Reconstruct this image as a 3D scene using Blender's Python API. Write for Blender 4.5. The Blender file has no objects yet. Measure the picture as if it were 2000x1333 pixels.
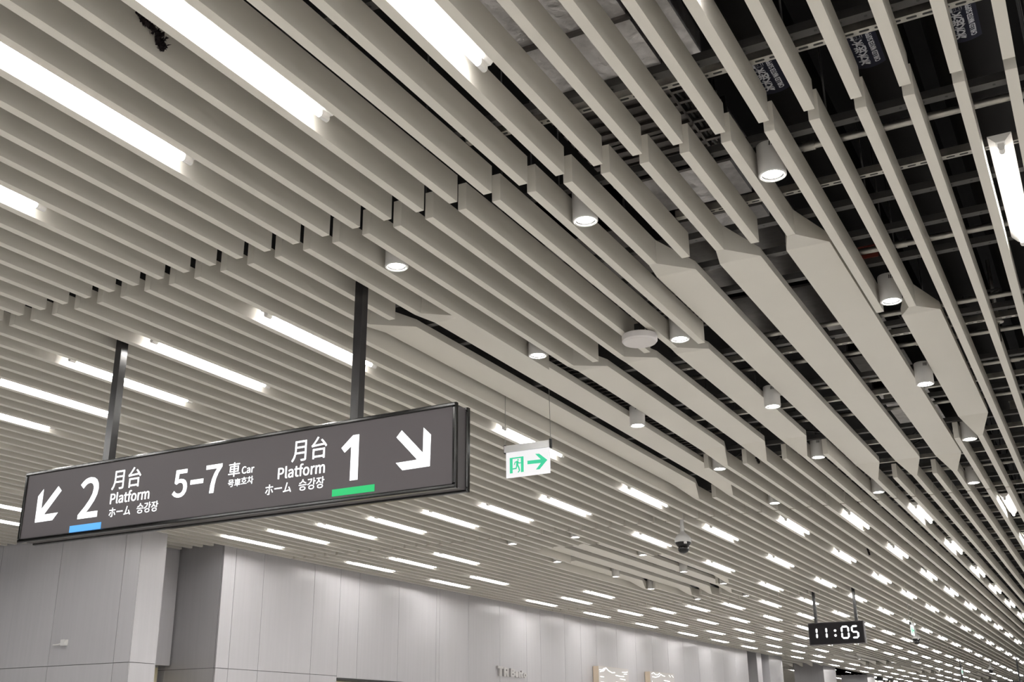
import bpy, math, random, os
from mathutils import Matrix, Vector
random.seed(7)
C = bpy.context.scene.collection
SC = bpy.context.scene
PI = math.pi

# ------------------------------------------------------------------ units
# One baffle pitch is U metres.  n counts pitches across the hall, y along it, z up from the baffle undersides.
U = 0.2
N0, Y0, H0 = 28.8436, 21.2986, 4.1396
def P(n, y, z=0.0):
    return Vector(((n - N0) * U, (y + Y0) * U, H0 + z * U))

# ------------------------------------------------------------------ camera
def make_camera():
    yaw, pitch, roll = math.radians(27.98804), math.radians(19.80202), math.radians(-0.56384)
    cy, sy, cp, sp = math.cos(yaw), math.sin(yaw), math.cos(pitch), math.sin(pitch)
    fwd = Vector((-sy * cp, cy * cp, sp)); right = Vector((cy, sy, 0)); up = right.cross(fwd)
    r2 = right * math.cos(roll) + up * math.sin(roll)
    u2 = -right * math.sin(roll) + up * math.cos(roll)
    m = Matrix((r2, u2, -fwd)).transposed().to_4x4()
    m.translation = Vector((0, 0, 1.6))
    cd = bpy.data.cameras.new('camera'); cd.sensor_width = 36.0; cd.sensor_fit = 'HORIZONTAL'
    cd.lens = 2138.85 * 36.0 / 2000.0
    cd.clip_start = 0.05; cd.clip_end = 500
    o = bpy.data.objects.new('camera', cd); C.objects.link(o); o.matrix_world = m
    SC.camera = o
make_camera()

# ------------------------------------------------------------------ world, exposure, lamp strengths
wd = bpy.data.worlds.new('world'); SC.world = wd; wd.use_nodes = True
bg = wd.node_tree.nodes['Background']
bg.inputs['Color'].default_value = (1.0, 0.985, 0.96, 1); bg.inputs['Strength'].default_value = 0.80
SC.view_settings.view_transform = 'Standard'; SC.view_settings.look = 'None'
SC.view_settings.exposure = 0.0; SC.view_settings.gamma = 1.0; SC.view_settings.use_curve_mapping = False
TUBE_E, SPOT_E = 80.0, 115.0
try:
    SC.cycles.use_denoising = True
    SC.cycles.max_bounces = 8; SC.cycles.diffuse_bounces = 5; SC.cycles.glossy_bounces = 4
    SC.cycles.sample_clamp_indirect = 6.0; SC.cycles.blur_glossy = 0.5
    SC.cycles.use_light_tree = True
except Exception:
    pass

# ------------------------------------------------------------------ materials
def srgb(r, g, b):
    f = lambda c: (c / 255 / 12.92) if c / 255 <= 0.04045 else ((c / 255 + 0.055) / 1.055) ** 2.4
    return (f(r), f(g), f(b), 1)
def mat(name, col, rough=0.5, metal=0.0, spec=0.5, emit=None, es=0.0):
    m = bpy.data.materials.new(name); m.use_nodes = True
    b = m.node_tree.nodes['Principled BSDF']
    b.inputs['Base Color'].default_value = col; b.inputs['Roughness'].default_value = rough
    b.inputs['Metallic'].default_value = metal; b.inputs['Specular IOR Level'].default_value = spec
    if emit:
        b.inputs['Emission Color'].default_value = emit; b.inputs['Emission Strength'].default_value = es
    return m
def nodes(m): return m.node_tree.nodes, m.node_tree.links, m.node_tree.nodes['Principled BSDF']
def noise_tint(m, scale, amount, vec=(1, 1, 1), bump=0.0, island=0.0, detail=3):
    """vary the base colour with noise stretched by vec, optionally bump it and tint each island"""
    ns, ls, b = nodes(m)
    base = tuple(b.inputs['Base Color'].default_value)
    tc = ns.new('ShaderNodeTexCoord'); mp = ns.new('ShaderNodeMapping'); mp.inputs['Scale'].default_value = vec
    nz = ns.new('ShaderNodeTexNoise'); nz.inputs['Scale'].default_value = scale; nz.inputs['Detail'].default_value = detail
    ls.new(tc.outputs['Object'], mp.inputs['Vector']); ls.new(mp.outputs['Vector'], nz.inputs['Vector'])
    mr = ns.new('ShaderNodeMapRange'); mr.inputs['From Min'].default_value = 0.25; mr.inputs['From Max'].default_value = 0.75
    mr.inputs['To Min'].default_value = 1 - amount; mr.inputs['To Max'].default_value = 1 + amount
    ls.new(nz.outputs['Fac'], mr.inputs['Value'])
    out = mr.outputs['Result']
    if island:
        g = ns.new('ShaderNodeNewGeometry'); m2 = ns.new('ShaderNodeMapRange')
        m2.inputs['To Min'].default_value = 1 - island; m2.inputs['To Max'].default_value = 1 + island
        ls.new(g.outputs['Random Per Island'], m2.inputs['Value'])
        mu = ns.new('ShaderNodeMath'); mu.operation = 'MULTIPLY'
        ls.new(out, mu.inputs[0]); ls.new(m2.outputs['Result'], mu.inputs[1]); out = mu.outputs[0]
    mx = ns.new('ShaderNodeVectorMath'); mx.operation = 'SCALE'; mx.inputs[0].default_value = base[:3]
    ls.new(out, mx.inputs['Scale']); ls.new(mx.outputs['Vector'], b.inputs['Base Color'])
    if bump:
        bp = ns.new('ShaderNodeBump'); bp.inputs['Strength'].default_value = bump; bp.inputs['Distance'].default_value = 0.02
        ls.new(nz.outputs['Fac'], bp.inputs['Height']); ls.new(bp.outputs['Normal'], b.inputs['Normal'])
    return m

M = {}
M['baffle'] = noise_tint(mat('baffle_paint', (0.66, 0.63, 0.57, 1), 0.34, 0, 0.5), 3.0, 0.015)
M['baffle_dark'] = mat('baffle_joint', (0.05, 0.045, 0.04, 1), 0.7)
M['white'] = mat('white_enamel', (0.80, 0.79, 0.78, 1), 0.35)
M['holder'] = mat('white_plastic', (0.72, 0.71, 0.70, 1), 0.4)
M['tube'] = mat('lit_tube', (1, 1, 1, 1), 0.3, 0, 0.3, (1.0, 0.985, 0.96, 1), TUBE_E)
M['lens'] = mat('lit_lens', (1, 1, 1, 1), 0.2, 0, 0.3, (1.0, 0.985, 0.96, 1), SPOT_E)
M['can'] = mat('downlight_paint', (0.66, 0.645, 0.63, 1), 0.38)
M['chrome'] = mat('bright_reflector', (0.85, 0.85, 0.85, 1), 0.12, 1.0)
M['black'] = mat('black_slot', (0.008, 0.008, 0.008, 1), 0.6)
M['wall'] = noise_tint(mat('brushed_wall_panel', srgb(172, 170, 173), 0.32, 0.12, 0.5), 9.0, 0.035, (2.2, 2.2, 0.08), 0, 0.035, 4)
M['joint'] = mat('wall_joint', (0.10, 0.10, 0.10, 1), 0.7)
M['floor'] = noise_tint(mat('polished_granite_floor', (0.70, 0.68, 0.65, 1), 0.35), 6.0, 0.12)
M['slab'] = noise_tint(mat('black_painted_slab', (0.0055, 0.005, 0.005, 1), 0.9, 0, 0.1), 2.0, 0.3)
M['rail'] = noise_tint(mat('dark_carrier_steel', (0.060, 0.057, 0.055, 1), 0.55, 0.3), 8.0, 0.15)
M['galv'] = noise_tint(mat('galvanised_steel', (0.40, 0.385, 0.35, 1), 0.38, 0.85), 14.0, 0.30, (1, 1, 1), 0.05)
M['foil'] = noise_tint(mat('foil_wrap', (0.62, 0.60, 0.60, 1), 0.40, 0.85), 11.0, 0.22, (1, 1, 1), 0.9, 0.1, 6)
M['steel'] = noise_tint(mat('duct_steel', (0.11, 0.10, 0.095, 1), 0.35, 0.8), 10.0, 0.25, (1, 1, 1), 0.15)
M['lagging'] = noise_tint(mat('black_pipe_lagging', (0.0045, 0.0038, 0.0036, 1), 0.8, 0, 0.1), 4.0, 0.25)
M['blue_label'] = mat('blue_pipe_label', (0.0028, 0.0035, 0.014, 1), 0.6, 0, 0.2)
M['label_white'] = mat('label_lettering', (0.52, 0.52, 0.55, 1), 0.6)
M['cable'] = mat('black_cable', (0.015, 0.014, 0.013, 1), 0.5)
M['copper'] = mat('red_cable', (0.16, 0.03, 0.02, 1), 0.5)
M['gloss_black'] = mat('glossy_black_frame', (0.004, 0.004, 0.004, 1), 0.14, 0, 0.28)
M['cabinet'] = mat('charcoal_cabinet', (0.050, 0.044, 0.046, 1), 0.45, 0, 0.35)
M['post'] = mat('black_post', (0.012, 0.011, 0.012, 1), 0.28, 0, 0.45)
M['sign_face'] = mat('sign_face', (0.040, 0.034, 0.036, 1), 0.5, 0, 0.35, (0.36, 0.31, 0.33, 1), 0.10)
M['sign_white'] = mat('sign_white', (0.9, 0.9, 0.9, 1), 0.5, 0, 0.3, (0.93, 0.97, 1.0, 1), 0.95)
M['sign_blue'] = mat('sign_blue', srgb(60, 110, 160), 0.5, 0, 0.3, srgb(90, 178, 255), 0.80)
M['sign_green'] = mat('sign_green', srgb(20, 120, 70), 0.5, 0, 0.3, srgb(24, 196, 112), 0.72)
M['exit_white'] = mat('exit_panel', (0.45, 0.45, 0.46, 1), 0.4, 0, 0.3, (0.98, 0.97, 1.0, 1), 0.60)
M['exit_green'] = mat('exit_green', srgb(30, 130, 95), 0.5, 0, 0.3, srgb(74, 226, 172), 0.62)
M['alu'] = mat('aluminium', (0.50, 0.50, 0.50, 1), 0.35, 0.6)
M['wire'] = mat('steel_wire', (0.30, 0.29, 0.27, 1), 0.4, 0.7)
M['clock_face'] = mat('clock_face', (0.009, 0.008, 0.009, 1), 0.6, 0, 0.1)
M['digit'] = mat('clock_digit', (0.9, 0.9, 0.9, 1), 0.5, 0, 0.3, (0.92, 0.97, 1.0, 1), 0.85)
M['cam_white'] = mat('camera_shell', (0.62, 0.61, 0.60, 1), 0.35)
M['cam_black'] = mat('camera_dome', (0.006, 0.006, 0.0065, 1), 0.15, 0, 0.4)
M['disc'] = mat('disc_plastic', (0.66, 0.63, 0.62, 1), 0.45)
M['dust'] = mat('dark_lint', (0.020, 0.015, 0.016, 1), 0.95, 0, 0.1)
M['letter'] = mat('raised_letter', srgb(178, 175, 174), 0.4, 0.1)
M['wood'] = mat('pale_wood_edge', srgb(196, 180, 160), 0.55)
M['box_white'] = mat('display_white', srgb(186, 182, 180), 0.5)
M['wave'] = mat('wave_line', (0.9, 0.9, 0.9, 1), 0.5, 0, 0.3, (1, 1, 1, 1), 0.9)
M['cream'] = mat('cream_door', srgb(203, 194, 165), 0.5)
M['gold'] = mat('brass_edge', srgb(168, 148, 96), 0.4, 0.5)

# ------------------------------------------------------------------ mesh helpers (world metres unless a local frame is noted)
class MB:
    def __init__(self): self.v, self.f, self.mi, self.sm = [], [], [], []
    def add(self, vs, fs, mi=0, smooth=False):
        b = len(self.v); self.v += [tuple(v) for v in vs]
        for f in fs:
            self.f.append(tuple(b + i for i in f)); self.mi.append(mi); self.sm.append(smooth)
        return self
    def box(self, a, b, mi=0):
        x0, y0, z0 = (min(a[i], b[i]) for i in range(3)); x1, y1, z1 = (max(a[i], b[i]) for i in range(3))
        return self.add([(x0, y0, z0), (x1, y0, z0), (x1, y1, z0), (x0, y1, z0), (x0, y0, z1), (x1, y0, z1), (x1, y1, z1), (x0, y1, z1)],
                        [(0, 3, 2, 1), (4, 5, 6, 7), (0, 1, 5, 4), (1, 2, 6, 5), (2, 3, 7, 6), (3, 0, 4, 7)], mi)
    def nbox(self, n0, n1, y0, y1, z0, z1, mi=0):          # box in hall units, world placed
        return self.box(P(n0, y0, z0), P(n1, y1, z1), mi)
    def loft(self, loops, caps=True, mi=0, smooth=False):  # loops of equal length
        k = len(loops[0]); vs = [v for l in loops for v in l]; fs = []
        for i in range(len(loops) - 1):
            for j in range(k):
                a, b2 = i * k + j, i * k + (j + 1) % k
                fs.append((a, b2, b2 + k, a + k))
        if caps:
            fs.append(tuple(range(k))[::-1]); fs.append(tuple((len(loops) - 1) * k + j for j in range(k)))
        return self.add(vs, fs, mi, smooth)
    def lathe(self, prof, c=(0, 0, 0), seg=24, mi=0, caps=True):   # prof = [(r, z)] bottom to top or any order
        loops = [[(c[0] + max(r, 1e-5) * math.cos(2 * PI * j / seg), c[1] + max(r, 1e-5) * math.sin(2 * PI * j / seg), c[2] + z) for j in range(seg)] for r, z in prof]
        return self.loft(loops, caps, mi, True)
    def tube(self, pts, r, seg=10, mi=0):
        pts = [Vector(p) for p in pts]; loops = []
        for i, p in enumerate(pts):
            d = (pts[min(i + 1, len(pts) - 1)] - pts[max(i - 1, 0)]).normalized()
            a = d.cross(Vector((0, 0, 1)));
            if a.length < 1e-3: a = d.cross(Vector((1, 0, 0)))
            a.normalize(); b = d.cross(a)
            loops.append([p + (a * math.cos(2 * PI * j / seg) + b * math.sin(2 * PI * j / seg)) * r for j in range(seg)])
        return self.loft(loops, True, mi, True)
    def prism(self, poly, fn, d0, d1, mi=0):               # 2-D outline mapped by fn(u, v, depth)
        k = len(poly)
        vs = [fn(u, v, d0) for u, v in poly] + [fn(u, v, d1) for u, v in poly]
        fs = [tuple(range(k)), tuple(range(2 * k - 1, k - 1, -1))] + [(i, k + i, k + (i + 1) % k, (i + 1) % k) for i in range(k)]
        return self.add(vs, fs, mi)
    def mesh(self, name, mats):
        me = bpy.data.meshes.new(name); me.from_pydata(self.v, [], self.f)
        for m in (mats if isinstance(mats, (list, tuple)) else [mats]): me.materials.append(m)
        me.polygons.foreach_set('material_index', self.mi); me.polygons.foreach_set('use_smooth', self.sm)
        import bmesh
        b = bmesh.new(); b.from_mesh(me); bmesh.ops.recalc_face_normals(b, faces=b.faces)
        for e in b.edges:
            if len(e.link_faces) == 2 and e.calc_face_angle(0) > 0.6: e.smooth = False
        b.to_mesh(me); b.free(); me.update()
        return me
    def build(self, name, mats, parent=None, loc=None):
        return link(name, self.mesh(name, mats), parent, loc)

def link(name, me, parent=None, loc=None):
    o = bpy.data.objects.new(name, me); C.objects.link(o)
    if parent is not None: o.parent = parent
    if loc is not None: o.location = loc
    return o
def tag(o, label=None, cat=None, group=None, kind=None):
    if label: o['label'] = label
    if cat: o['category'] = cat
    if group: o['group'] = group
    if kind: o['kind'] = kind
    return o
def empty(name, loc):
    o = bpy.data.objects.new(name, None); C.objects.link(o); o.location = loc; o.empty_display_size = 0.1
    bpy.context.view_layer.update()
    return o
def copy_tree(root, loc):
    r = root.copy(); C.objects.link(r); r.location = loc
    for ch in list(root.children):
        c = ch.copy(); C.objects.link(c); c.parent = r
        for g in list(ch.children):
            d = g.copy(); C.objects.link(d); d.parent = c
    return r
def structure(o): o['kind'] = 'structure'; return o

_S = 'zeroth first second third fourth fifth sixth seventh eighth ninth tenth eleventh twelfth thirteenth fourteenth fifteenth sixteenth seventeenth eighteenth nineteenth'.split()
_T = {2: 'twenty', 3: 'thirty', 4: 'forty', 5: 'fifty', 6: 'sixty', 7: 'seventy'}
_TT = {2: 'twentieth', 3: 'thirtieth', 4: 'fortieth', 5: 'fiftieth', 6: 'sixtieth', 7: 'seventieth'}
def nth(i):
    if i < 20: return _S[i]
    return _TT[i // 10] if i % 10 == 0 else _T[i // 10] + '-' + _S[i % 10]

# text -> mesh fitted into a 2-D box
_FONT = None
try:
    _fp = os.path.join(bpy.utils.system_resource('DATAFILES'), 'fonts', 'Noto Sans CJK Regular.woff2')
    _FONT = bpy.data.fonts.load(_fp)
except Exception:
    _FONT = None
def text_shape(s, u0, u1, v0, v1, bold=0.0):
    cu = bpy.data.curves.new('lettering', 'FONT'); cu.body = s; cu.size = 1.0; cu.offset = bold; cu.resolution_u = 4
    if _FONT: cu.font = _FONT
    o = bpy.data.objects.new('lettering', cu); C.objects.link(o)
    bpy.context.view_layer.update()
    me = bpy.data.meshes.new_from_object(o.evaluated_get(bpy.context.evaluated_depsgraph_get()))
    vs = [tuple(v.co) for v in me.vertices]; fs = [tuple(p.vertices) for p in me.polygons]
    bpy.data.objects.remove(o); bpy.data.curves.remove(cu); bpy.data.meshes.remove(me)
    xs = [v[0] for v in vs]; ys = [v[1] for v in vs]
    x0, x1, y0, y1 = min(xs), max(xs), min(ys), max(ys)
    return [(u0 + (v[0] - x0) / (x1 - x0) * (u1 - u0), v0 + (v[1] - y0) / (y1 - y0) * (v1 - v0)) for v in vs], fs
def text_mb(mb, s, u0, u1, v0, v1, fn, d0, d1, bold=0.0):
    vs, fs = text_shape(s, u0, u1, v0, v1, bold)
    k = len(vs); edges = {}
    for f in fs:
        for i in range(len(f)):
            a, b = f[i], f[(i + 1) % len(f)]
            if (b, a) in edges: del edges[(b, a)]
            else: edges[(a, b)] = 1
    mb.add([fn(u, v, d0) for u, v in vs] + [fn(u, v, d1) for u, v in vs],
           list(fs) + [tuple(i + k for i in f)[::-1] for f in fs] + [(b, a, a + k, b + k) for a, b in edges])

# ------------------------------------------------------------------ the room
WN = -25.30                     # face of the long grey wall
SLAB = 9.0
FLOOR_Z = -H0 / U
structure(MB().nbox(-90, 75, -75, 395, FLOOR_Z - 1, FLOOR_Z).build('floor', M['floor']))
structure(MB().nbox(-90, 75, -75, 395, SLAB, SLAB + 1).build('ceiling', M['slab']))

def clad(mb, axis, fixed, cuts, zs, out, t=0.12, gap=0.035):
    """panels on a plane; axis 'y' = facing +X at n=fixed, axis 'n' = facing the camera at y=fixed"""
    for a, b in zip(cuts[:-1], cuts[1:]):
        for z0, z1 in zip(zs[:-1], zs[1:]):
            g = gap / 2
            if axis == 'y': mb.nbox(fixed - t, fixed, a + g, b - g, z0 + g, z1 - g, 0)
            else: mb.nbox(a + g, b - g, fixed, fixed + t, z0 + g, z1 - g, 0)
ZS = [FLOOR_Z, -14.3, -8.23, SLAB]
seams = [37.31, 38.57, 41.62, 47.56, 53.48, 59.31, 65.42, 71.17, 77.37, 83.15, 86.36, 92.34, 96.6, 101.02, 107.1, 113.27, 118.97, 124.88, 131.0, 137.5, 143.3, 149.03, 155.5, 161.96]
# the shop opening under the lintel takes the place of the wall below z = -8.4 from y = 50.9 to 66
w = MB()
w.nbox(-38, WN - 0.13, 37.35, 50.9, FLOOR_Z, SLAB, 1); w.nbox(-38, WN - 0.13, 50.9, 66.0, -8.37, SLAB, 1); w.nbox(-38, WN - 0.13, 66.0, 161.9, FLOOR_Z, SLAB, 1)
clad(w, 'y', WN, [s for s in seams if s <= 47.6] + [50.9], ZS, 1)
clad(w, 'y', WN, [50.9, 53.48, 59.31, 65.42, 66.0], [-8.37, SLAB], 1)
clad(w, 'y', WN, [66.0] + [s for s in seams if s > 66], ZS, 1)
clad(w, 'n', 37.31, [-36, -29.9, WN - 0.14], ZS, 1, 0.04)
structure(w.build('wall_left', [M['wall'], M['joint']]))
# block at the left whose broad face looks back to the camera
w = MB()
w.nbox(-75, WN - 0.13, 29.80, 31.86, FLOOR_Z, SLAB, 1)
clad(w, 'n', 29.67, [-75, -68, -62, -56, -50, -44.5, -38.55, -32.57, -26.67, WN - 0.01], ZS, 1)
clad(w, 'y', WN, [29.69, 31.88], ZS, 1)
structure(w.build('wall_front', [M['wall'], M['joint']]))
# recess between the block and the long wall
w = MB()
w.nbox(-30.1, -29.40, 31.88, 35.75, -7.96, SLAB, 0); w.nbox(-30.1, -29.38, 35.75, 37.20, -7.96, SLAB, 0)
w.nbox(-38, -30.45, 31.88, 37.20, FLOOR_Z, SLAB, 0)
structure(w.build('wall_recess', [M['wall']]))
d = MB(); d.nbox(-30.44, -30.25, 31.9, 37.0, FLOOR_Z, -8.05)
door = structure(d.build('door_1', M['cream']))
d = MB(); d.nbox(-30.24, -30.20, 36.35, 36.45, FLOOR_Z, -8.35); d.nbox(-30.24, -30.20, 33.0, 36.45, -8.45, -8.35)
d.build('door_edge', M['gold'], door)
# fins of the wall further on
w = MB()
w.nbox(-34, -30.0, 161.9, 183.4, FLOOR_Z, SLAB, 0)
w.nbox(-34, WN, 167.31, 170.08, FLOOR_Z, SLAB, 0); w.nbox(-34, WN, 174.8, 183.49, FLOOR_Z, SLAB, 0)
structure(w.build('wall_fins', [M['wall']]))
for i, (n0, n1, y0, y1) in enumerate(((-31.04, -25.06, 214.0, 225.2), (-31.0, -24.9, 257.6, 266.5))):
    w = MB(); w.nbox(n0, n1, y0, y1, FLOOR_Z, SLAB, 0)
    structure(w.build('pillar', M['wall']))
structure(MB().nbox(-75.5, -75, 31, 395, FLOOR_Z, SLAB).build('wall_far_left', M['wall']))
structure(MB().nbox(-90, 75, 394, 395, FLOOR_Z, SLAB).build('wall_back', M['wall']))
# unseen dark panels added to keep world light out of the ceiling void
structure(MB().nbox(74, 75, -75, 394, 0.8, SLAB).build('trim_1', M['slab']))
structure(MB().nbox(-75, 74, -75, -74, 0.8, SLAB).build('trim_2', M['slab']))
structure(MB().nbox(-75.4, -75, -74, 29.6, 0.8, SLAB).build('trim_3', M['slab']))
# shop front under the lintel
l = MB(); l.nbox(WN - 1.2, WN + 0.05, 50.9, 66.0, -8.52, -8.38, 0)
structure(l.build('trim_4', M['black']))
l = MB(); l.nbox(WN - 1.4, WN - 1.2, 50.9, 66.0, FLOOR_Z, -8.40)
structure(l.build('door_2', M['cream']))

# ------------------------------------------------------------------ ceiling baffles
BW, BH = 0.2354, 0.75
def baffle_mesh(L):
    return MB().box((-BW * U, 0.0045, 0), (0, L * U, BH * U)).mesh('ceiling_baffle', M['baffle'])
CAP = MB().box((-BW * U, 0, 0), (0, 0.003, BH * U), 0).box((-BW * U + .002, .003, .002), (-.002, .0045, BH * U - .002), 1).mesh('end_cap', [M['baffle'], M['baffle_dark']])
_bm = {}
def baffle(n, y0, y1, label, group):
    key = round(y1 - y0, 3)
    if key not in _bm: _bm[key] = baffle_mesh(y1 - y0)
    o = link('ceiling_baffle', _bm[key], None, P(n, y0, 0))
    tag(o, label, 'ceiling baffle', group)
    link('end_cap', CAP, o)
    return o
PZ, FL, WL, WR = 0.48, 2.0, -0.735, 0.505           # flared panel: underside height, flare length, edges from n
def flared(n, y0, a, b, y1, label, group, slim=True):
    def ring(y, l, r, z):
        return [P(n + l, y, z), P(n + r, y, z), P(n + r, y, BH), P(n + l, y, BH)]
    rel = P(n, a, 0)
    m = MB()
    loops = [ring(a, -BW, 0, 0), ring(a + FL, WL, WR, PZ), ring(b - FL, WL, WR, PZ), ring(b, -BW, 0, 0)]
    m.loft([[v - rel for v in l] for l in loops])
    o = m.build('flared_panel', M['baffle'], None, rel)
    tag(o, label, 'flared panel', group)
    if slim:
        for p, q in ((y0, a), (b, y1)):
            s = MB().box(P(n - BW, p + 0.02, 0) - rel, P(n, q - 0.012, BH) - rel)
            s.build('slim_section', M['baffle'], o)
        c = link('end_cap', CAP, o); c.location = P(n, y0, 0) - rel
    return o

RP = 44.25                                           # row pitch along the hall
def row_span(k): return (0.43 + RP * (k - 2), 44.40 + RP * (k - 2)) if k > 1 else (-43.8, 0.0)
A_, B_, C_, D_ = 6.12, 13.30, 31.59, 38.80           # where panels start and stop inside a row
LONG, SHORT = (A_, D_), (B_, C_)
MOD = {2: {9: LONG, 11: LONG, 13: SHORT, 15: SHORT, 17: SHORT, 19: LONG, 21: LONG, 23: LONG, 25: SHORT},
       3: {-9: SHORT, -7: LONG, -5: LONG, -3: LONG, -1: SHORT}}
CUT = {2: {10: LONG, 12: SHORT, 14: SHORT, 16: SHORT, 18: SHORT, 20: LONG, 22: LONG, 24: SHORT},
       3: {-8: SHORT, -6: LONG, -4: LONG, -2: SHORT}}
RNAME = {1: 'nearest', 2: 'second', 3: 'third', 4: 'fourth', 5: 'fifth'}
RANGE = {1: (-1, 29), 2: (-40, 29), 3: (-25, 26), 4: (-25, 23), 5: (-25, 19)}
PAST = {1: list(range(-6, -1)) + list(range(30, 35)), 2: range(30, 35), 3: range(27, 33), 4: range(24, 32), 5: range(20, 30)}
def row_label(k, n):
    if k == 1: return 'pale grey ceiling baffle in the nearest row, %s from the left edge' % nth(n + 2)
    if k == 2 and n >= -1: return 'pale grey ceiling baffle in the second row, %s from the left edge' % nth(n + 2)
    if k == 2: return 'pale grey ceiling baffle down the left edge, %s below the first row break' % nth(-1 - n)
    return 'pale grey ceiling baffle in the %s row, %s out from the long grey wall' % (RNAME[k], nth(n + 26))
for k in range(1, 6):
    y0, y1 = row_span(k); off = RP * (k - 2)
    g = '%s row of ceiling baffles' % RNAME[k]
    where = 'nearer' if k == 2 else 'farther'
    pan = sorted(MOD.get(k, {})); cut = sorted(CUT.get(k, {}))
    lo, hi = RANGE[k]
    for n in range(lo, hi + 1):
        if n in pan:
            a, b = MOD[k][n]; i = pan.index(n) + 1
            flared(n, y0, a + off, b + off, y1, 'baffle flaring into a wide flat %s panel, %s of the %s group from left' % ('long' if (a, b) == LONG else 'shorter', nth(i), where), 'flared panels, %s group' % where)
        elif n in cut:
            a, b = CUT[k][n]; i = cut.index(n) + 1
            baffle(n, y0, a + off, 'cut-off baffle ending before the %s flared panels, %s of those from the left' % (where, nth(i)), 'cut-off baffles before the panels')
            baffle(n, b + off, y1, 'baffle restarting beyond the %s flared panels, %s of those from the left' % (where, nth(i)), 'restarting baffles beyond the panels')
        elif k == 2 and n <= -26:
            baffle(n, y0, 29.5, row_label(k, n), g)
        else:
            baffle(n, y0, y1, row_label(k, n), g)
    for n in PAST[k]:
        baffle(n, y0, y1, 'pale grey ceiling baffle running on past the side edge of the picture', 'baffles past the picture edge')
for n in (-26, -27, -28, -29):
    baffle(n, 31.95, 36.95, 'short baffle over the dark wall recess, %s out from its bright right side' % nth(-25 - n), 'short baffles in the recess')

# everything beyond the fifth row: hundreds of the same baffle, the smallest in view
far = MB()
FARMOD = {6: (-31, -29, -27, -25, -17, -15, -13, -11), 7: (-13, -11, -9), 8: (-5, -3, -1)}
for k in range(6, 10):
    y0, y1 = row_span(k)
    hi = {6: 18, 7: 14, 8: 11, 9: 8}[k]
    for n in range(-60, hi + 1):
        if n in FARMOD.get(k, ()): continue
        if (n + 1) in FARMOD.get(k, ()) and n in [m_ - 1 for m_ in FARMOD[k]] and (n - 1) in FARMOD[k]:
            far.nbox(n - BW, n, y0, y0 + A_, 0, BH); far.nbox(n - BW, n, y0 + D_, y1, 0, BH); continue
        if n < -24.6 and ((y0 < 225.3 and y1 > 213.9) or (y0 < 266.6 and y1 > 257.5)) and n > -32:
            if k == 6: far.nbox(n - BW, n, y0, 213.8, 0, BH)
            else: far.nbox(n - BW, n, 225.4, 257.4, 0, BH)
            continue
        far.nbox(n - BW, n, y0, y1, 0, BH)
fo = far.build('far_ceiling_baffles', M['baffle'])
tag(fo, 'hundreds of far pale baffles converging toward the lower right corner', 'ceiling baffles', None, 'stuff')
i = 0
for k in (6, 7, 8):
    y0, y1 = row_span(k)
    for n in FARMOD[k]:
        i += 1
        y0, y1 = row_span(k)
        if k == 6 and n in (-31, -29, -27, -25): y0 = 184.0; rng = (y0 + 2.0, 213.0)
        else: rng = (y0 + A_, y0 + D_)
        flared(n, y0, rng[0], rng[1], min(y1, 213.7 if rng[1] == 213.0 else y1), 'tiny far flared panel beyond the clock, %s counting from the left pillar' % nth(i), 'flared panels far down the hall')

# ------------------------------------------------------------------ batten lights
LX = 5.83
def make_light():
    root = empty('batten_light', P(0, 0, 0))
    b = MB()
    y0, y1 = -0.36 * U, (LX + 0.10) * U
    sec = [(-.265, .44), (-.265, .425), (-.105, .245), (.105, .245), (.265, .425), (.265, .44)]
    b.loft([[(x * U, y, z * U) for x, z in sec] for y in (y0, y1)])
    b.build('reflector_body', M['white'], root)
    t = MB(); t.tube([(0, -0.02 * U, .142 * U), (0, (LX - .23) * U, .142 * U)], .066 * U, 12)
    t.build('tube', M['tube'], root)
    for a, c in ((-0.27, -0.01), (LX - .24, LX + .03)):
        h = MB(); sec2 = [(-.07, .245), (-.075, .14), (-.05, .085), (0, .066), (.05, .085), (.075, .14), (.07, .245)]
        h.loft([[(x * U, y * U, z * U) for x, z in sec2] for y in (a, c)])
        h.build('lamp_holder', M['holder'], root)
    return root
proto = make_light(); used = [False]
COLS = [-35, -31, -27, -23, -19, -15, -11, -7, -3, 1, 6, 11, 15, 19, 24, 28]
def start(r):
    if r <= 2: return (4.32, 19.51, 34.84)[r] if r >= 0 else 4.32 + 14.75 * r
    if r <= 8: return (48.97, 64.16, 79.49, 93.62, 108.81, 124.1)[r - 3]
    return 4.32 + 14.88 * r
BLOCKED = {}
def has_light(r, k):
    y = start(r)
    if k <= -27 and 29.0 < y + 6 and y < 183.6: return False
    if r == 1 and k >= 11: return False
    if r == 2 and k >= 11: return False
    if r == 0 and 11 <= k <= 24: return False
    if r == 4 and -15 <= k <= -3: return False
    if r in (3, 5) and -11 <= k <= -3: return False
    for kk, ns in FARMOD.items():
        ya, yb = row_span(kk)
        if k in ns and ya + A_ < y + 6 and y < ya + D_: return False
    if -32 < k < -24 and (210 < y + 6 and y < 226 or 252 < y + 6 and y < 268): return False
    return True
CAM = SC.camera
bpy.context.view_layer.update()
_MI = CAM.matrix_world.inverted()
def pix(p):
    q = _MI @ p
    return (1000 + 2138.85 * q.x / -q.z, 666.5 - 2138.85 * q.y / -q.z) if q.z < -0.1 else (-9e9, -9e9)
def inframe(p, m=0): u, v = pix(p); return -m < u < 2000 + m and -m < v < 1333 + m
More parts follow.
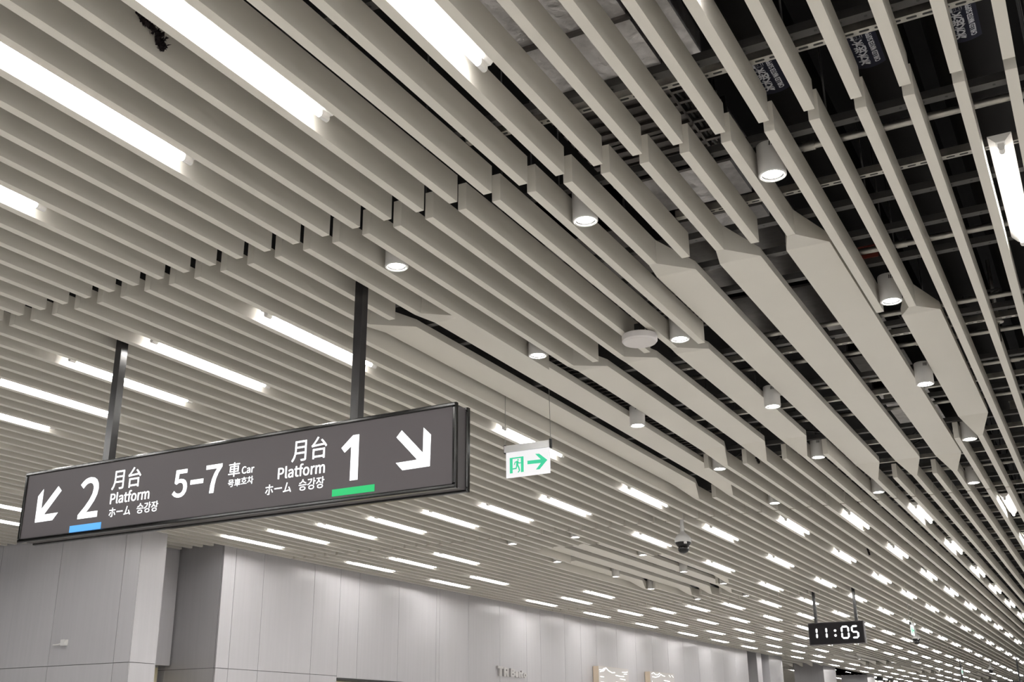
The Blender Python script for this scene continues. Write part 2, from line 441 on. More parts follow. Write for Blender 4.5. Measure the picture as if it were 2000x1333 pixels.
for r in range(-5, 22):
    here, beyond = [], []
    for k in COLS + ([32, 37, 41, 45, 50, 54, 58] if r < 9 else []):
        if not has_light(r, k): continue
        y = start(r)
        if (k, r) in ((-23, 4), (-19, 4)): y = 61.2
        if (k, r) == (-15, 5): y = 76.05
        if (k, r) == (6, 1): y = 20.33
        if any(inframe(P(k + .38, y + t, .1)) for t in (0, 1, 2, 3, 4, 5, 5.8)): here.append((k, y))
        elif r < 9 and k >= -19: beyond.append((k, y))
    here.sort(reverse=True)
    for i, (k, y) in enumerate(here):
        nm = 'nearest' if r == -1 else nth(r + 2)
        lab = 'lit white fluorescent batten light in the %s rank of lights, %s from its right end' % (nm, nth(i + 1))
        loc = P(k + .38, y, 0)
        o = copy_tree(proto, loc) if used[0] else proto
        used[0] = True; o.location = loc
        tag(o, lab, 'batten light', 'batten lights, %s rank' % nm)
    for k, y in beyond:
        o = copy_tree(proto, P(k + .38, y, 0))
        tag(o, 'lit white fluorescent batten light beyond the edge of the picture', 'batten light', 'batten lights past the picture edge')

# ------------------------------------------------------------------ downlights
def make_down():
    root = empty('downlight', P(0, 0, 0))
    R = 0.335 * U
    h = MB(); h.lathe([(R * .80, .06 * U), (R * .80, -.02 * U), (R * .93, -.035 * U), (R, -.015 * U), (R, .80 * U), (R * .97, .835 * U), (0, .84 * U)], seg=36, caps=False)
    h.build('housing', M['can'], root)
    r = MB(); r.lathe([(R * .80, -.008 * U), (R * .62, .05 * U), (R * .60, .06 * U)], seg=36, caps=False)
    r.build('reflector_ring', M['chrome'], root)
    l = MB(); l.lathe([(R * .78, .055 * U), (R * .75, .03 * U), (R * .45, .012 * U), (0, .010 * U)], seg=32, caps=False)
    l.build('lens', M['lens'], root)
    for i in range(3):
        a = math.radians(-78 + i * 9)
        s = MB()
        c0 = Vector((math.cos(a), math.sin(a), 0)); t = Vector((-math.sin(a), math.cos(a), 0))
        q = [c0 * R * 1.003 + t * (dx * U) + Vector((0, 0, z * U)) for dx, z in ((-.02, .64), (.008, .64), (.022, .76), (-.006, .76))]
        q2 = [v - c0 * 0.004 for v in q]
        s.add(q + q2, [(0, 1, 2, 3), (7, 6, 5, 4), (0, 4, 5, 1), (1, 5, 6, 2), (2, 6, 7, 3), (3, 7, 4, 0)])
        s.build('vent_slot', M['black'], root)
    st = MB(); st.tube([(0, 0, .83 * U), (0, 0, 1.25 * U)], .02 * U, 8); st.build('hanger_stem', M['cable'], root)
    return root
dproto = make_down(); dn = 0
DL2 = [(12.40, 2.63), (12.38, 11.62), (11.93, 22.15), (12.42, 32.05), (12.44, 42.25), (18.38, 2.56), (17.38, 12.5), (17.9, 22.2), (17.42, 32.08), (18.38, 42.2),
       (23.38, 2.5), (24.38, 12.45), (23.93, 22.1), (24.38, 32.1), (23.38, 42.3)]
LINE = {12: 'left', 17: 'middle', 18: 'middle', 11: 'left', 23: 'right', 24: 'right'}
cnt = {}
for n, y in DL2:
    c = LINE[int(n)]; cnt[c] = cnt.get(c, 0) + 1
    o = dproto if dn == 0 else copy_tree(dproto, P(n, y, 0)); o.location = P(n, y, 0); dn += 1
    tag(o, 'white cylinder downlight, %s from the camera in the %s line through the large panels' % (nth(cnt[c]), c), 'downlight', 'downlights around the nearer panels')
cnt = {}
for n, y in [(-7.62, 47.1), (-8.62, 56.4), (-8.1, 66.75), (-8.62, 76.3), (-7.62, 86.5), (-2.62, 46.85), (-1.62, 56.7), (-2.1, 67.0), (-1.62, 76.2), (-2.62, 86.5)]:
    c = 'left' if n < -5 else 'right'; cnt[c] = cnt.get(c, 0) + 1
    o = copy_tree(dproto, P(n, y, 0))
    tag(o, 'small white cylinder downlight, %s from the camera in the %s line by the farther panels' % (nth(cnt[c]), c), 'downlight', 'downlights around the farther panels')
for i, (n, y) in enumerate([(-17.62, 180.0), (-14.1, 196.0), (-10.62, 210.0), (-9.1, 236.0), (-7.62, 250.0)]):
    o = copy_tree(dproto, P(n, y, 0))
    tag(o, 'tiny far downlight beneath the clock, %s from the left' % nth(i + 1), 'downlight', 'far downlights')

# ------------------------------------------------------------------ hanging platform sign
def plane_y(root_loc, y):
    """(n, z, depth towards the camera) on the plane y -> local coordinates of a thing at root_loc"""
    return lambda n, z, dep: P(n, y - dep, z) - root_loc
def frame_bars(mb, n0, n1, z0, z1, t, ya, yb, rl):
    for a, b, c, d_ in ((n0, n1, z1 - t, z1), (n0, n1, z0, z0 + t), (n0, n0 + t, z0 + t, z1 - t), (n1 - t, n1, z0 + t, z1 - t)):
        e = .03
        q = [P(a, ya, c), P(b, ya, c), P(b, ya, d_), P(a, ya, d_)]
        f = [P(a + e, ya - e, c + e), P(b - e, ya - e, c + e), P(b - e, ya - e, d_ - e), P(a + e, ya - e, d_ - e)]
        g = [P(a, yb, c), P(b, yb, c), P(b, yb, d_), P(a, yb, d_)]
        mb.loft([[v - rl for v in l] for l in (f, q, g)])
SN0, SN1, SZ0, SZ1, SYF, SYR = -3.12, 14.0, -6.48, -4.10, 3.32, 4.10
def hanging_sign(dn_=0.0, dy=0.0, lettering=True, label='', posts=(0.36, 10.40)):
    rl = P((SN0 + SN1) / 2 + dn_, (SYF + SYR) / 2 + dy, SZ1)
    root = empty('platform_sign', rl)
    tag(root, label, 'platform sign')
    sub = P(dn_, dy, 0) - P(0, 0, 0)
    L = rl - sub
    m = MB(); m.box(P(SN0 + .05, SYF + .10, SZ0 + .05) - L, P(SN1 - .05, SYR - .10, SZ1 - .05) - L); m.build('cabinet', M['cabinet'], root)
    m = MB(); frame_bars(m, SN0, SN1, SZ0, SZ1, .115, SYF + .03, SYF + .14, L); m.build('front_frame', M['gloss_black'], root)
    m = MB(); frame_bars(m, SN0, SN1, SZ0, SZ1, .115, SYR - .12, SYR, L); m.build('rear_frame', M['gloss_black'], root)
    m = MB(); m.box(P(SN0 + .11, SYF + .05, SZ0 + .11) - L, P(SN1 - .11, SYF + .11, SZ1 - .11) - L); m.build('face_panel', M['sign_face'], root)
    for pn in posts:
        m = MB(); m.box(P(pn - .14, 3.58, SZ1 - .02) - L, P(pn + .14, 3.86, SLAB - .1) - L); m.build('post', M['post'], root)
    if not lettering: return root
    fn = plane_y(L, SYF + .05)
    def part(name, mt, fill):
        m = MB(); fill(m); return m.build(name, M[mt], root)
    D0, D1 = .0, .012
    arrL = [(-2.385, -5.87), (-1.56, -5.865), (-1.33, -5.63), (-2.0, -5.635), (-1.29, -4.90), (-1.46, -4.735), (-2.165, -5.45), (-2.165, -4.76), (-2.395, -4.985)]
    arrR = [(13.17, -5.80), (12.28, -5.81), (12.06, -5.58), (12.76, -5.57), (12.06, -4.85), (12.23, -4.67), (12.94, -5.40), (12.95, -4.69), (13.19, -4.92)]
    one = [(10.57, -4.585), (10.775, -4.585), (10.775, -5.90), (10.51, -5.90), (10.515, -4.90), (10.29, -5.06), (10.17, -4.915)]
    part('arrow', 'sign_white', lambda m: m.prism(arrL, fn, D0, D1))
    part('arrow', 'sign_white', lambda m: m.prism(arrR, fn, D0, D1))
    part('numeral', 'sign_white', lambda m: text_mb(m, '2', -.385, .52, -5.95, -4.60, fn, D0, D1, .006))
    part('numeral', 'sign_white', lambda m: m.prism(one, fn, D0, D1))
    part('colour_bar', 'sign_blue', lambda m: m.prism([(-.67, -6.36), (.755, -6.36), (.755, -6.145), (-.67, -6.145)], fn, D0, D1))
    part('colour_bar', 'sign_green', lambda m: m.prism([(9.91, -6.295), (11.365, -6.295), (11.365, -6.095), (9.91, -6.095)], fn, D0, D1))
    def cars(m):
        text_mb(m, '5', 3.73, 4.33, -5.70, -4.82, fn, D0, D1, .006)
        m.prism([(4.46, -5.345), (4.98, -5.345), (4.98, -5.205), (4.46, -5.205)], fn, D0, D1)
        text_mb(m, '7', 5.07, 5.71, -5.70, -4.82, fn, D0, D1, .006)
    part('numerals', 'sign_white', cars)
    for s, a, b, c, d_, bo in (('月台', 1.04, 2.31, -5.15, -4.49, .001), ('Platform', 1.05, 2.76, -5.605, -5.235, .004), ('ホーム', 1.06, 2.0, -6.025, -5.73, .001), ('승강장', 2.28, 3.18, -6.03, -5.70, .001),
                           ('車', 5.97, 6.42, -5.29, -4.85, .001), ('Car', 6.50, 6.97, -5.245, -5.02, .004), ('号車', 5.99, 6.475, -5.60, -5.365, .001), ('호차', 6.50, 6.965, -5.585, -5.345, .001),
                           ('月台', 8.37, 9.65, -5.12, -4.46, .001), ('Platform', 7.90, 9.61, -5.57, -5.20, .004), ('ホーム', 7.46, 8.42, -5.995, -5.69, .001), ('승강장', 8.70, 9.61, -6.0, -5.665, .001)):
        part('lettering', 'sign_white', lambda m: text_mb(m, s, a, b, c, d_, fn, D0, D1, bo))
    return root
hanging_sign(label='long dark hanging sign with arrows to platforms 2 and 1 on two black posts')
hanging_sign(1.0, 209.5, False, 'far hanging sign showing only its two thin black posts near the lower right corner')

# ------------------------------------------------------------------ exit signs
def exit_sign(n0, n1, y, ztop, label, turn=0.0, wire_top=(.9, 1.2), detail=True):
    """built facing the camera side (-Y) about its own centre, then turned"""
    w_ = n1 - n0; c = P((n0 + n1) / 2, y, ztop)
    root = empty('exit_sign', c); root.rotation_euler = (0, 0, turn)
    tag(root, label, 'exit sign', 'hanging exit signs')
    q = lambda u, v, dep: Vector((u * U, -dep * U, v * U))
    h = w_ / 2
    m = MB(); m.prism([(-h, 0), (h, 0), (h, -.275), (-h, -.275)], q, .12, -.12); m.build('housing', M['alu'], root)
    pan = MB(); pan.prism([(-h + .04, -.275), (h - .03, -.275), (h - .03, -1.32), (-h + .04, -1.32)], q, .03, -.03); pan.build('panel', M['exit_white'], root)
    X = lambda a: a - (8.15 + 10.18) / 2; Z = lambda z: z + 1.615
    s = MB()
    # doorway block with the doorway left open round the running figure
    for a, b, cc, d_ in ((8.355, 8.485, -2.76, -2.12), (8.86, 8.985, -2.76, -2.12), (8.485, 8.86, -2.175, -2.12)):
        s.prism([(X(a), Z(cc)), (X(b), Z(cc)), (X(b), Z(d_)), (X(a), Z(d_))], q, .036, .030)
    s.build('doorway', M['exit_green'], root)
    g = MB()
    k = 16; g.prism([(X(8.735) + .032 * math.cos(2 * PI * i / k), Z(-2.235) + .034 * math.sin(2 * PI * i / k)) for i in range(k)], q, .0365, .030)
    def stroke(pts, wd_):
        for p0, p1 in zip(pts[:-1], pts[1:]):
            d = Vector((p1[0] - p0[0], p1[1] - p0[1])); L_ = d.length; d /= L_; nn = Vector((-d.y, d.x)) * wd_ / 2; e = d * wd_ * .35
            a0, a1 = Vector(p0) - e, Vector(p1) + e
            g.prism([(X(v.x), Z(v.y)) for v in (a0 + nn, a1 + nn, a1 - nn, a0 - nn)], q, .0365, .030)
    stroke([(8.70, -2.31), (8.695, -2.46)], .095)
    stroke([(8.69, -2.295), (8.60, -2.325), (8.565, -2.41)], .042)
    stroke([(8.71, -2.295), (8.775, -2.375), (8.865, -2.37)], .042)
    stroke([(8.71, -2.45), (8.765, -2.55), (8.795, -2.675)], .058)
    stroke([(8.68, -2.47), (8.645, -2.58), (8.50, -2.585)], .052)
    stroke([(8.735, -2.745), (8.785, -2.70)], .045)
    g.build('running_figure', M['exit_green'], root)
    a = MB(); a.prism([(X(u), Z(v)) for u, v in [(9.16, -2.475), (9.16, -2.33), (9.76, -2.34), (9.515, -2.09), (9.70, -2.105), (10.05, -2.40), (9.70, -2.74), (9.535, -2.735), (9.765, -2.49)]], q, .036, .030)
    a.build('arrow', M['exit_green'], root)
    for sx, top in ((-1, wire_top[0]), (1, wire_top[1])):
        cl = MB(); cl.prism([(sx * (h + .015) - .03, .06), (sx * (h + .015) + .03, .06), (sx * (h + .015) + .03, -.30), (sx * (h + .015) - .03, -.30)], q, .07, -.07)
        cl.build('clip', M['black'], root)
        wv = MB(); wv.tube([Vector((sx * (h + .01) * U, 0, .05 * U)), Vector((sx * (h - .01) * U, 0, (top - ztop) * U))], .012 * U if detail else .02 * U, 6)
        wv.build('wire', M['wire'], root)
    return root
exit_sign(8.14, 10.18, 17.0, -1.615, 'green running-man exit sign on two thin wires beside the large dark sign', 0, (.775, .775))
exit_sign(8.95, 11.0, 103.5, -1.9, 'small exit sign seen edge-on above the distant white camera right of the clock', PI / 2, (.9, .9), False)
exit_sign(1.2, 3.25, 207.0, -1.55, 'tiny exit sign near the lower right corner beyond the thin posts', PI / 2, (.9, .9), False)

# ------------------------------------------------------------------ digital clock
def clock():
    n0, n1, y, z0, z1 = 2.88, 8.08, 87.5, -4.91, -2.85
    rl = P((n0 + n1) / 2, y, z1); root = empty('digital_clock', rl)
    tag(root, 'black digital clock showing 11:05 hung from two black posts', 'clock')
    m = MB(); m.box(P(n0, y, z0) - rl, P(n1, y + .75, z1) - rl); m.build('cabinet', M['cabinet'], root)
    m = MB(); m.box(P(n0 + .06, y - .02, z0 + .06) - rl, P(n1 - .06, y + .0, z1 - .06) - rl); m.build('display_face', M['clock_face'], root)
    fn = plane_y(rl, y - .02)
    def seg(m, a, b, t=.082, c=.0):
        (x0, y0), (x1, y1) = a, b; d = Vector((x1 - x0, y1 - y0)).normalized(); p = Vector((-d.y, d.x)) * t
        A, B = Vector(a) + d * .02, Vector(b) - d * .02
        poly = [A, A + d * t + p, B - d * t + p, B, B - d * t - p, A + d * t - p]
        m.prism([(v.x, v.y) for v in poly], fn, 0, .02)
    def digit(kind, x, wd_, zt, zb):
        m = MB(); zm = (zt + zb) / 2; x0, x1 = x + .09, x + wd_ - .09; t, b = zt - .09, zb + .09
        S = {'a': ((x0, t), (x1, t)), 'b': ((x1, t), (x1, zm)), 'c': ((x1, zm), (x1, b)), 'd': ((x0, b), (x1, b)), 'e': ((x0, zm), (x0, b)), 'f': ((x0, t), (x0, zm)), 'g': ((x0, zm), (x1, zm))}
        for k in {'1': 'bc', '0': 'abcdef', '5': 'afgcd'}[kind]: seg(m, *S[k])
        m.build('digit', M['digit'], root)
    digit('1', 3.05, .70, -3.27, -4.40); digit('1', 3.97, .70, -3.27, -4.40)
    digit('0', 5.93, .79, -3.25, -4.47); digit('5', 6.88, .72, -3.25, -4.47)
    m = MB()
    for zc in (-3.66, -4.11):
        m.prism([(5.40 + .115 * math.cos(i * PI / 8), zc + .115 * math.sin(i * PI / 8)) for i in range(16)], fn, 0, .02)
    m.build('colon', M['digit'], root)
    for pn in (3.62, 7.42):
        m = MB(); m.box(P(pn - .13, y + .2, z1 - .02) - rl, P(pn + .13, y + .46, 2.5) - rl); m.build('post', M['post'], root)
clock()

# ------------------------------------------------------------------ dome cameras
def dome_camera(n, y, label):
    root = empty('dome_camera', P(n, y, -2.1))
    tag(root, label, 'security camera', 'white dome cameras')
    z = lambda v: (v + 2.1) * U
    m = MB(); m.lathe([(.115 * U, z(1.2)), (.115 * U, z(-.42)), (.135 * U, z(-.44)), (.135 * U, z(-.80))], seg=20); m.build('stem', M['cam_white'], root)
    m = MB(); m.lathe([(.14 * U, z(-.72)), (.17 * U, z(-.80)), (.30 * U, z(-.90)), (.40 * U, z(-1.02)), (.475 * U, z(-1.13)), (.51 * U, z(-1.25)), (.525 * U, z(-1.38)), (.515 * U, z(-1.42)), (0, z(-1.40))], seg=36); m.build('shell', M['cam_white'], root)
    m = MB(); m.lathe([(.49 * U, z(-1.41)), (.475 * U, z(-1.50)), (.41 * U, z(-1.60)), (.36 * U, z(-1.68)), (0, z(-1.68))], seg=32); m.build('collar', M['cam_black'], root)
    m = MB(); m.lathe([(0.02 * U, z(-2.12)), (.16 * U, z(-2.09)), (.28 * U, z(-2.01)), (.345 * U, z(-1.88)), (.35 * U, z(-1.76)), (.30 * U, z(-1.64))], seg=32); m.build('lens_ball', M['cam_black'], root)
    m = MB(); m.box((.20 * U, -.44 * U, z(-1.56)), (.36 * U, -.30 * U, z(-1.43))); m.build('side_window', M['cam_white'], root)
dome_camera(5.84, 44.60, 'nearest white dome security camera with black lens hanging on a short stem')
dome_camera(5.86, 133.0, 'white dome security camera right of the clock, below a small exit sign')
dome_camera(5.86, 221.5, 'tiny white dome security camera near the lower right corner of the ceiling')

# ------------------------------------------------------------------ round unit under the baffles
def disc():
    root = empty('ceiling_unit', P(16.38, 11.3, -.33))
    tag(root, 'flat round white ceiling unit hanging just below the baffles near the wide panels', 'ceiling unit')
    R = .595 * U
    m = MB(); m.lathe([(R * .93, 0), (R * .97, .006), (R, .05 * U), (R, .24 * U), (R * .985, .25 * U), (0, .25 * U)], seg=56); m.build('disc_body', M['disc'], root)
    m = MB(); m.lathe([(R * .92, -.002), (R * .92, .004)], seg=56); m.build('cover', M['disc'], root)
    m = MB(); m.box((-.10 * U, -.2 * U, .25 * U), (.12 * U, .2 * U, .62 * U)); m.tube([(0, 0, .6 * U), (.03 * U, .1 * U, 1.0 * U), (.1 * U, .3 * U, 1.6 * U)], .03 * U, 8); m.build('bracket', M['cable'], root)
disc()

# ------------------------------------------------------------------ clumps of dark lint
def clump(n, y0, y1, z0, z1, spine, label, k=260, sz=.035):
    rl = P(n, (y0 + y1) / 2, z1); m = MB(); rnd = random.Random(len(label))
    for i in range(k):
        t = rnd.random(); j = t * (len(spine) - 1); a = int(j); f_ = j - a
        yy, zz, ww = (spine[a][q] * (1 - f_) + spine[min(a + 1, len(spine) - 1)][q] * f_ for q in range(3))
        c = P(n + rnd.uniform(.0, .09), yy + rnd.gauss(0, ww * .5), zz + rnd.gauss(0, ww * .32)) - rl
        r = sz * U * rnd.uniform(.5, 1.5)
        vs = [c + Vector((rnd.uniform(-1, 1), rnd.uniform(-1, 1), rnd.uniform(-1, 1))).normalized() * r * rnd.uniform(.5, 1.4) for _ in range(4)]
        m.add(vs, [(0, 1, 2), (0, 2, 3), (0, 3, 1), (1, 3, 2)])
    o = m.build('lint_clump', M['dust'], None, rl)
    tag(o, label, 'lint clump', 'dark clumps caught on the baffles')
clump(14.0, -8.9, -8.1, .2, .7, [(-8.82, .66, .05), (-8.68, .58, .07), (-8.45, .53, .17), (-8.30, .47, .15), (-8.22, .35, .10), (-8.19, .24, .06)], 'shaggy dark lint clump on a baffle side near the upper left corner', 420, .05)
clump(13.0, 66.2, 67.1, .1, .65, [(66.25, .62, .10), (66.5, .55, .12), (66.6, .40, .12), (66.85, .30, .12), (66.95, .16, .10)], 'small black clump on a baffle beyond the white dome camera', 160, .06)
clump(14.0, 33.2, 33.7, .4, .65, [(33.25, .62, .10), (33.45, .55, .14), (33.6, .46, .08)], 'small dark clump on a baffle just past the wide panels', 110, .05)

# ------------------------------------------------------------------ things on the walls
def wall_device():
    rl = P(-31.1, 29.67, -6.8); root = empty('wall_device', rl); tag(root, 'small white box device fixed on the broad grey wall at lower left', 'wall device')
    q = lambda n, z, dep: P(n, 29.67 - dep, z) - rl
    m = MB(); m.prism([(-31.36, -7.0), (-30.95, -7.0), (-30.95, -6.62), (-31.36, -6.62)], q, .25, 0); m.build('box_body', M['cam_white'], root)
    m = MB(); m.tube([q(-31.36, -6.88, .12), q(-31.75, -6.92, .15), q(-32.1, -6.93, .18)], .05 * U, 10); m.build('arm', M['cam_white'], root)
wall_device()

def shop_letters():
    rl = P(WN, 79.6, -6.8); root = empty('shop_lettering', rl); tag(root, 'raised pale letters of a shop name on the long grey wall', 'shop sign')
    q = lambda y, z, dep: P(WN + dep, y, z) - rl
    for s, a, b, z0, z1 in (('T', 76.6, 77.75, -7.22, -6.30), ('R', 77.85, 78.95, -7.22, -6.36), ('B', 79.25, 80.15, -7.22, -6.42), ('e', 80.2, 80.85, -7.23, -6.66), ('n', 80.95, 81.5, -7.22, -6.68), ('t', 81.5, 81.95, -7.23, -6.56), ('o', 82.0, 82.75, -7.23, -6.70)):
        m = MB(); text_mb(m, s, a, b, z0, z1, q, .22, .03, .025); m.build('letter', M['letter'], root)
shop_letters()

def display_box(y0, y1, z1, seed, label):
    dp = .75
    rl = P(WN, (y0 + y1) / 2, z1); root = empty('display_box', rl); tag(root, label, 'display box', 'wall display boxes with waves')
    m = MB(); m.box(P(WN + .06, y0, z1 - 6.5) - rl, P(WN + dp, y1, z1) - rl); m.build('box_body', M['wood'], root)
    m = MB(); m.box(P(WN + dp, y0 + .03, z1 - 6.45) - rl, P(WN + dp + .04, y1 - .03, z1 - .03) - rl); m.build('front_panel', M['box_white'], root)
    q = lambda y, z: P(WN + dp + .05, y, z) - rl
    L = y1 - y0
    curves = [[(0, -.42), (.10, -.40), (.17, -.18)], [(.02, -.62), (.14, -.50), (.22, -.12), (.30, -.40), (.42, -.60), (.52, -.55)], [(.55, -.85), (.70, -.92), (.84, -.90)], [(.78, -.42), (.92, -.40), (.97, -.32)], [(.84, -.62), (.95, -.60)],
              [(.02, -1.15), (.14, -1.17)], [(.70, -1.2), (.88, -1.27)], [(.55, -1.62), (.72, -1.66)], [(.05, -1.75), (.2, -1.8)]]
    if seed: curves = [[(.04, -.25), (.12, -.10), (.2, -.32), (.3, -.30), (.38, -.08)], [(.06, -.62), (.2, -.66), (.34, -.50), (.42, -.20), (.52, -.38), (.6, -.40)], [(.78, -.20), (.84, -.42)], [(.9, -.18), (.97, -.42)], [(.55, -.95), (.8, -1.0)], [(.04, -1.15), (.07, -1.4)], [(.7, -1.3), (.86, -1.34)]]
    m = MB()
    for c in curves: m.tube([q(y0 + .15 + u * (L - .3), z1 + v) for u, v in c], .05 * U, 6)
    m.build('wave_line', M['wave'], root)
display_box(99.62, 108.6, -5.27, 0, 'white display box with bright wave lines, nearer one on the long wall')
display_box(115.82, 124.6, -5.20, 1, 'white display box with bright wave lines, farther one on the long wall')

# ------------------------------------------------------------------ services above the baffles
def rail(y, n0, n1, label, holes=None, z0=.78, z1=.98, w_=.26, mt='rail', name='carrier_rail', cat='carrier rail', group=None, slot=False, rods=()):
    rl = P((n0 + n1) / 2, y, z0); m = MB()
    m.box(P(n0, y - w_ / 2, z0) - rl, P(n1, y + w_ / 2, z1) - rl)
    if holes:
        h = holes[0]
        while h < holes[1]:
            if slot: m.prism([(h + (.07 if math.cos(t) > 0 else -.07) + .034 * math.cos(t), y + .034 * math.sin(t)) for t in [PI / 12 + i * PI / 6 for i in range(12)]], lambda a, b, d_: P(a, b, z0 - d_) - rl, .004, -.01, 1)
            else: m.prism([(h + .035 * math.cos(t), y + .035 * math.sin(t)) for t in [i * PI / 4 for i in range(8)]], lambda a, b, d_: P(a, b, z0 - d_) - rl, .004, -.01, 1)
            h += .31 if slot else .50
    o = m.build(name, [M[mt], M['black']], None, rl); tag(o, label, cat, group)
    for r_ in rods:
        k = MB(); k.tube([P(r_, y, z1) - rl, P(r_, y, SLAB) - rl], .025 * U, 6); k.build('hanger_rod', M['rail'], o)
    return o
RY = [-11.2, -6.7, -1.68, 2.24, 6.80, 8.94, 11.18, 17.1, 22.65, 27.0, 31.6, 36.0, 40.6, 45.0, 49.5, 54.0, 58.4, 62.9, 67.4, 72.0, 76.4, 81.0, 85.4, 90.0, 98.9, 107.8, 116.7, 125.6, 134.5]
for i, y in enumerate(RY):
    rail(y, 7 if y < 50 else -20, 33, 'dark punched steel rail across the ceiling void, %s from the camera' % nth(i + 1), (18, 31) if y < 30 else None, group='punched rails above the baffles', rods=(13.6, 24.85, 29.4) if y < 60 else ())
for i, (y, n0) in enumerate([(-1.2, 17), (5.18, 20), (18.05, 14), (25.4, 12), (34.0, 12), (38.4, 12), (47.8, 4), (56.5, 4), (65.3, 4), (74.6, 0)]):
    rail(y, n0, 33, 'bright slotted strut channel across the ceiling void, %s from the camera' % nth(i + 1), (n0 + 1, 31) if y < 20 else None, .77, .98, .205, 'galv', 'strut_channel', 'strut channel', 'slotted strut channels', True)
for i, (y, n0, z) in enumerate([(3.34, 22.5, 1.0), (10.5, 23.2, 1.0), (16.33, 18.2, 1.0), (20.4, 12, 1.15), (24.2, 10, 1.1), (29.4, 10, 1.2), (42.6, 8, 1.0), (52.1, 6, 1.1), (60.6, 4, 1.0), (70.2, 2, 1.1)]):
    rl = P(26, y, z); m = MB(); m.tube([P(n0, y, z) - rl, P(33, y, z) - rl], .095 * U, 12)
    for cn in range(int(n0) + 2, 33, 5): m.tube([P(cn, y, z) - rl, P(cn + .3, y, z) - rl], .12 * U, 12)
    tag(m.build('conduit', M['galv'], None, rl), 'thin galvanised conduit crossing above the baffles, %s from the camera' % nth(i + 1), 'conduit', 'galvanised conduits')
# lagged chilled water pipes with their labels
for i, (n, z) in enumerate([(23.72, 2.86), (25.98, 2.86), (28.08, 2.86)]):
    y0, y1 = -40, 75
    rl = P(n, y0, z); root = link('chilled_water_pipe', MB().tube([P(n, y, z) - rl for y in (y0, 0, 40, y1)], .86 * U, 28).mesh('chilled_water_pipe', M['lagging']), None, rl)
    tag(root, 'fat black lagged pipe with a blue chilled water label, %s of the three' % ('leftmost', 'middle one', 'rightmost')[i], 'pipe', 'lagged chilled water pipes')
    lab = MB(); segs = 9; R2 = .868
    def arc(u): return (R2 * math.sin(u), -R2 * math.cos(u))
    loops = []
    for j in range(segs + 1):
        u = -.42 + .86 * j / segs; a, b = arc(u); a2, b2 = arc(u); c_ = .862 / R2
        loops.append([P(n + a, .55, z + b) - rl, P(n + a, 2.16, z + b) - rl, P(n + a * c_, 2.16, z + b * c_) - rl, P(n + a * c_, .55, z + b * c_) - rl])
    lab.loft(loops); lab.build('label_band', M['blue_label'], root)
    def on_pipe(u, v, dep):      # u = reading direction (towards the camera), v = up of the lettering (towards the wall)
        a, b = (R2 + .004 + dep) * math.sin(v / R2), -(R2 + .004 + dep) * math.cos(v / R2)
        return P(n + a, 2.0 - u, z + b) - rl
    t = MB(); text_mb(t, '冰水送水管', 0, 1.34, 0, .28, lambda u, v, d_: on_pipe(u, .09 - v, d_), .003, 0, .012)
    t.build('lettering', M['label_white'], root)
    t = MB(); text_mb(t, 'CHILLED WATER SUPPLY', 0, 1.34, 0, .13, lambda u, v, d_: on_pipe(u, .28 - v, d_), .003, 0, .012)
    t.build('lettering', M['label_white'], root)
# foil-wrapped ducts
def duct(n0, n1, z0, z1, secs, label):
    y0 = secs[0][1]; rl = P((n0 + n1) / 2, y0, z0); root = empty('air_duct', rl); tag(root, label, 'air duct', 'air ducts in the ceiling void')
    for mt, a, b, kind in secs:
        m = MB()
        if kind == 'rib':
            y = a; j = 0
            while y < b - .1:
                e = .0 if j % 2 else .09
                m.box(P(n0 - e, y, z0 - e) - rl, P(n1 + e, y + .22, z1 + e) - rl); y += .22; j += 1
            m.build('ribbed_section', M[mt], root)
        else:
            m.box(P(n0, a, z0) - rl, P(n1, b, z1) - rl); m.build('duct_section', M[mt], root)
            f_ = MB(); f_.box(P(n0 - .08, a, z0 - .08) - rl, P(n1 + .08, a + .12, z1 + .08) - rl); f_.build('flange', M['steel'], root)
    return root
duct(18.45, 21.72, 2.0, 3.8, [('foil', -14, -2.5, ''), ('foil', -2.5, -.35, ''), ('steel', -.35, 2.45, 'rib'), ('steel', 2.45, 3.7, 'rib'), ('foil', 3.7, 4.15, ''), ('foil', 4.6, 6.95, ''), ('foil', 7.6, 8.8, ''), ('steel', 9.2, 14.2, ''), ('steel', 14.6, 19.1, '')], 'wide foil-wrapped air duct with ribbed stretch above the first row break')
duct(14.2, 17.3, 2.4, 4.0, [('steel', 8, 14, ''), ('steel', 14, 18.0, 'rib')], 'dull steel air duct over the middle wide panels, left of the foil one')
duct(22.12, 22.68, 2.0, 2.6, [('foil', -30, -.3, ''), ('foil', 12, 22, ''), ('foil', 22, 34, '')], 'slim foil-wrapped duct between the wide duct and the lagged pipes')
duct(19.8, 22.3, 4.2, 5.2, [('foil', 23, 27.5, ''), ('steel', 30, 34, ''), ('foil', 36, 44, '')], 'crumpled foil duct above the far part of the long panels')
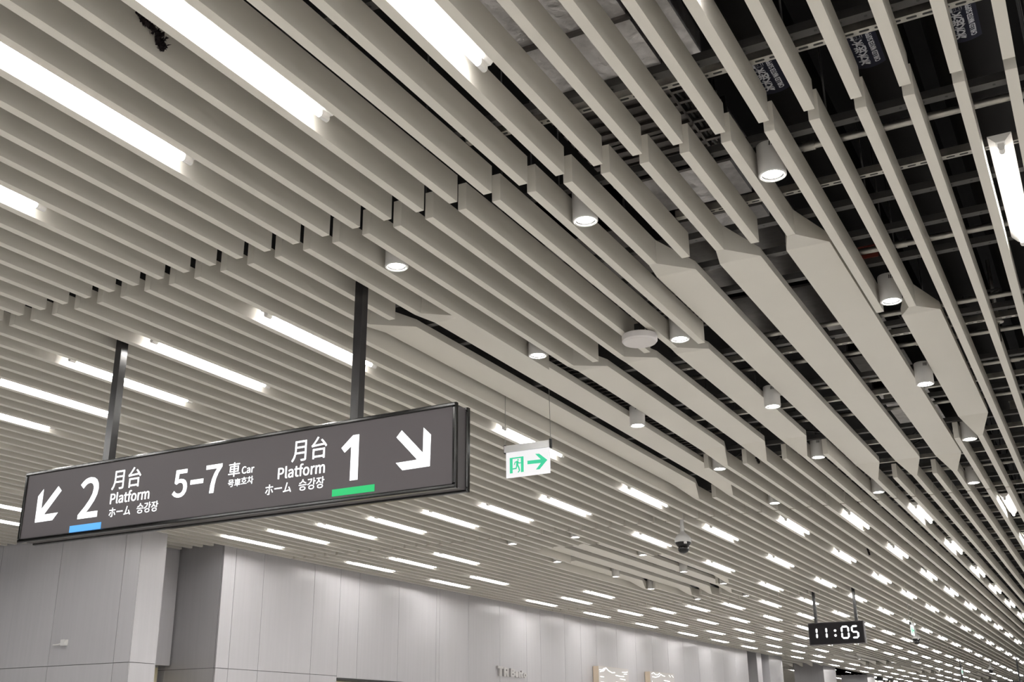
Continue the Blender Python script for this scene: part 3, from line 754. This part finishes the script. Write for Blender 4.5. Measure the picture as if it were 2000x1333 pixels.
# cable trays running along the hall
for i, (n, z, y0, y1) in enumerate([(22.0, 1.6, -.4, 3.3), (22.6, 1.3, 17, 36), (10.4, 1.8, 4, 60)]):
    rl = P(n, y0, z); m = MB()
    for s in (-.32, .32): m.box(P(n + s - .03, y0, z) - rl, P(n + s + .03, y1, z + .22) - rl)
    y = y0 + .2
    while y < y1: m.box(P(n - .32, y, z) - rl, P(n + .32, y + .1, z + .05) - rl); y += .5
    o = m.build('cable_tray', M['steel'], None, rl)
    tag(o, 'ladder cable tray in the ceiling void, %s' % ('beside the ribbed duct', 'over the right-hand long panels', 'over the leftmost long panels')[i], 'cable tray', 'ladder cable trays')
    for c in range(3):
        k = MB(); k.tube([P(n - .2 + c * .2 + .03 * math.sin(q * 1.7 + c), y0 + (y1 - y0) * q / 12, z + .12) - rl for q in range(13)], .05 * U, 6); k.build('cable', M['cable'], o)
# loose cables and small boxes seen through the gaps
rnd = random.Random(3)
for i in range(16):
    n, y = rnd.uniform(10, 27), rnd.choice([17.1, 22.65, 27.0, 31.6, 36.0, 40.6]); z = 1.0
    rl = P(n, y, z); pts = [Vector((0, 0, 0))]
    for q in range(7): pts.append(pts[-1] + Vector((rnd.uniform(-.5, .6), rnd.uniform(-.2, .6), rnd.uniform(-.1, .3))) * U)
    m = MB(); m.tube(pts, .045 * U, 7)
    tag(m.build('loose_cable', M['copper'] if i == 4 else M['cable'], None, rl), 'loose %s cable drooping in the dark ceiling void above the panels' % ('red' if i == 4 else 'black'), 'cable', 'loose cables above the panels')
for i, (n, y, z) in enumerate([(12.4, 17.1, .98), (14.6, 22.65, .98), (16.2, 17.1, .98), (21.9, 27.0, .98), (24.1, 11.18, .98), (26.6, 31.6, .98)]):
    m = MB(); m.box((-.28 * U, -.2 * U, 0), (.28 * U, .2 * U, .35 * U)); m.box((-.30 * U, -.22 * U, .35 * U), (.30 * U, .22 * U, .39 * U))
    tag(m.build('junction_box', M['galv'] if i != 4 else M['copper'], None, P(n, y, z)), 'small %s junction box in the dark ceiling void, %s from the left' % ('red' if i == 4 else 'steel', nth(i + 1 if i < 4 else i + 1)), 'junction box', 'junction boxes above the panels')
# sprinkler drop at the right edge
def sprinkler():
    n, y = 27.0, 18.6
    rl = P(n, y, .15); root = empty('sprinkler_drop', rl); tag(root, 'vertical steel sprinkler drop with a round plate at the right edge', 'sprinkler')
    m = MB(); m.tube([P(n, y, .75) - rl, P(n, y, 3.2) - rl], .075 * U, 12); m.build('drop_pipe', M['galv'], root)
    m = MB(); m.lathe([(.21 * U, .70 * U), (.20 * U, .66 * U), (.08 * U, .64 * U)], seg=24); m.build('plate', M['galv'], root)
    m = MB(); m.tube([P(n, y, .1) - rl, P(n, y, .76) - rl], .05 * U, 10); m.build('nozzle', M['steel'], root)
sprinkler()
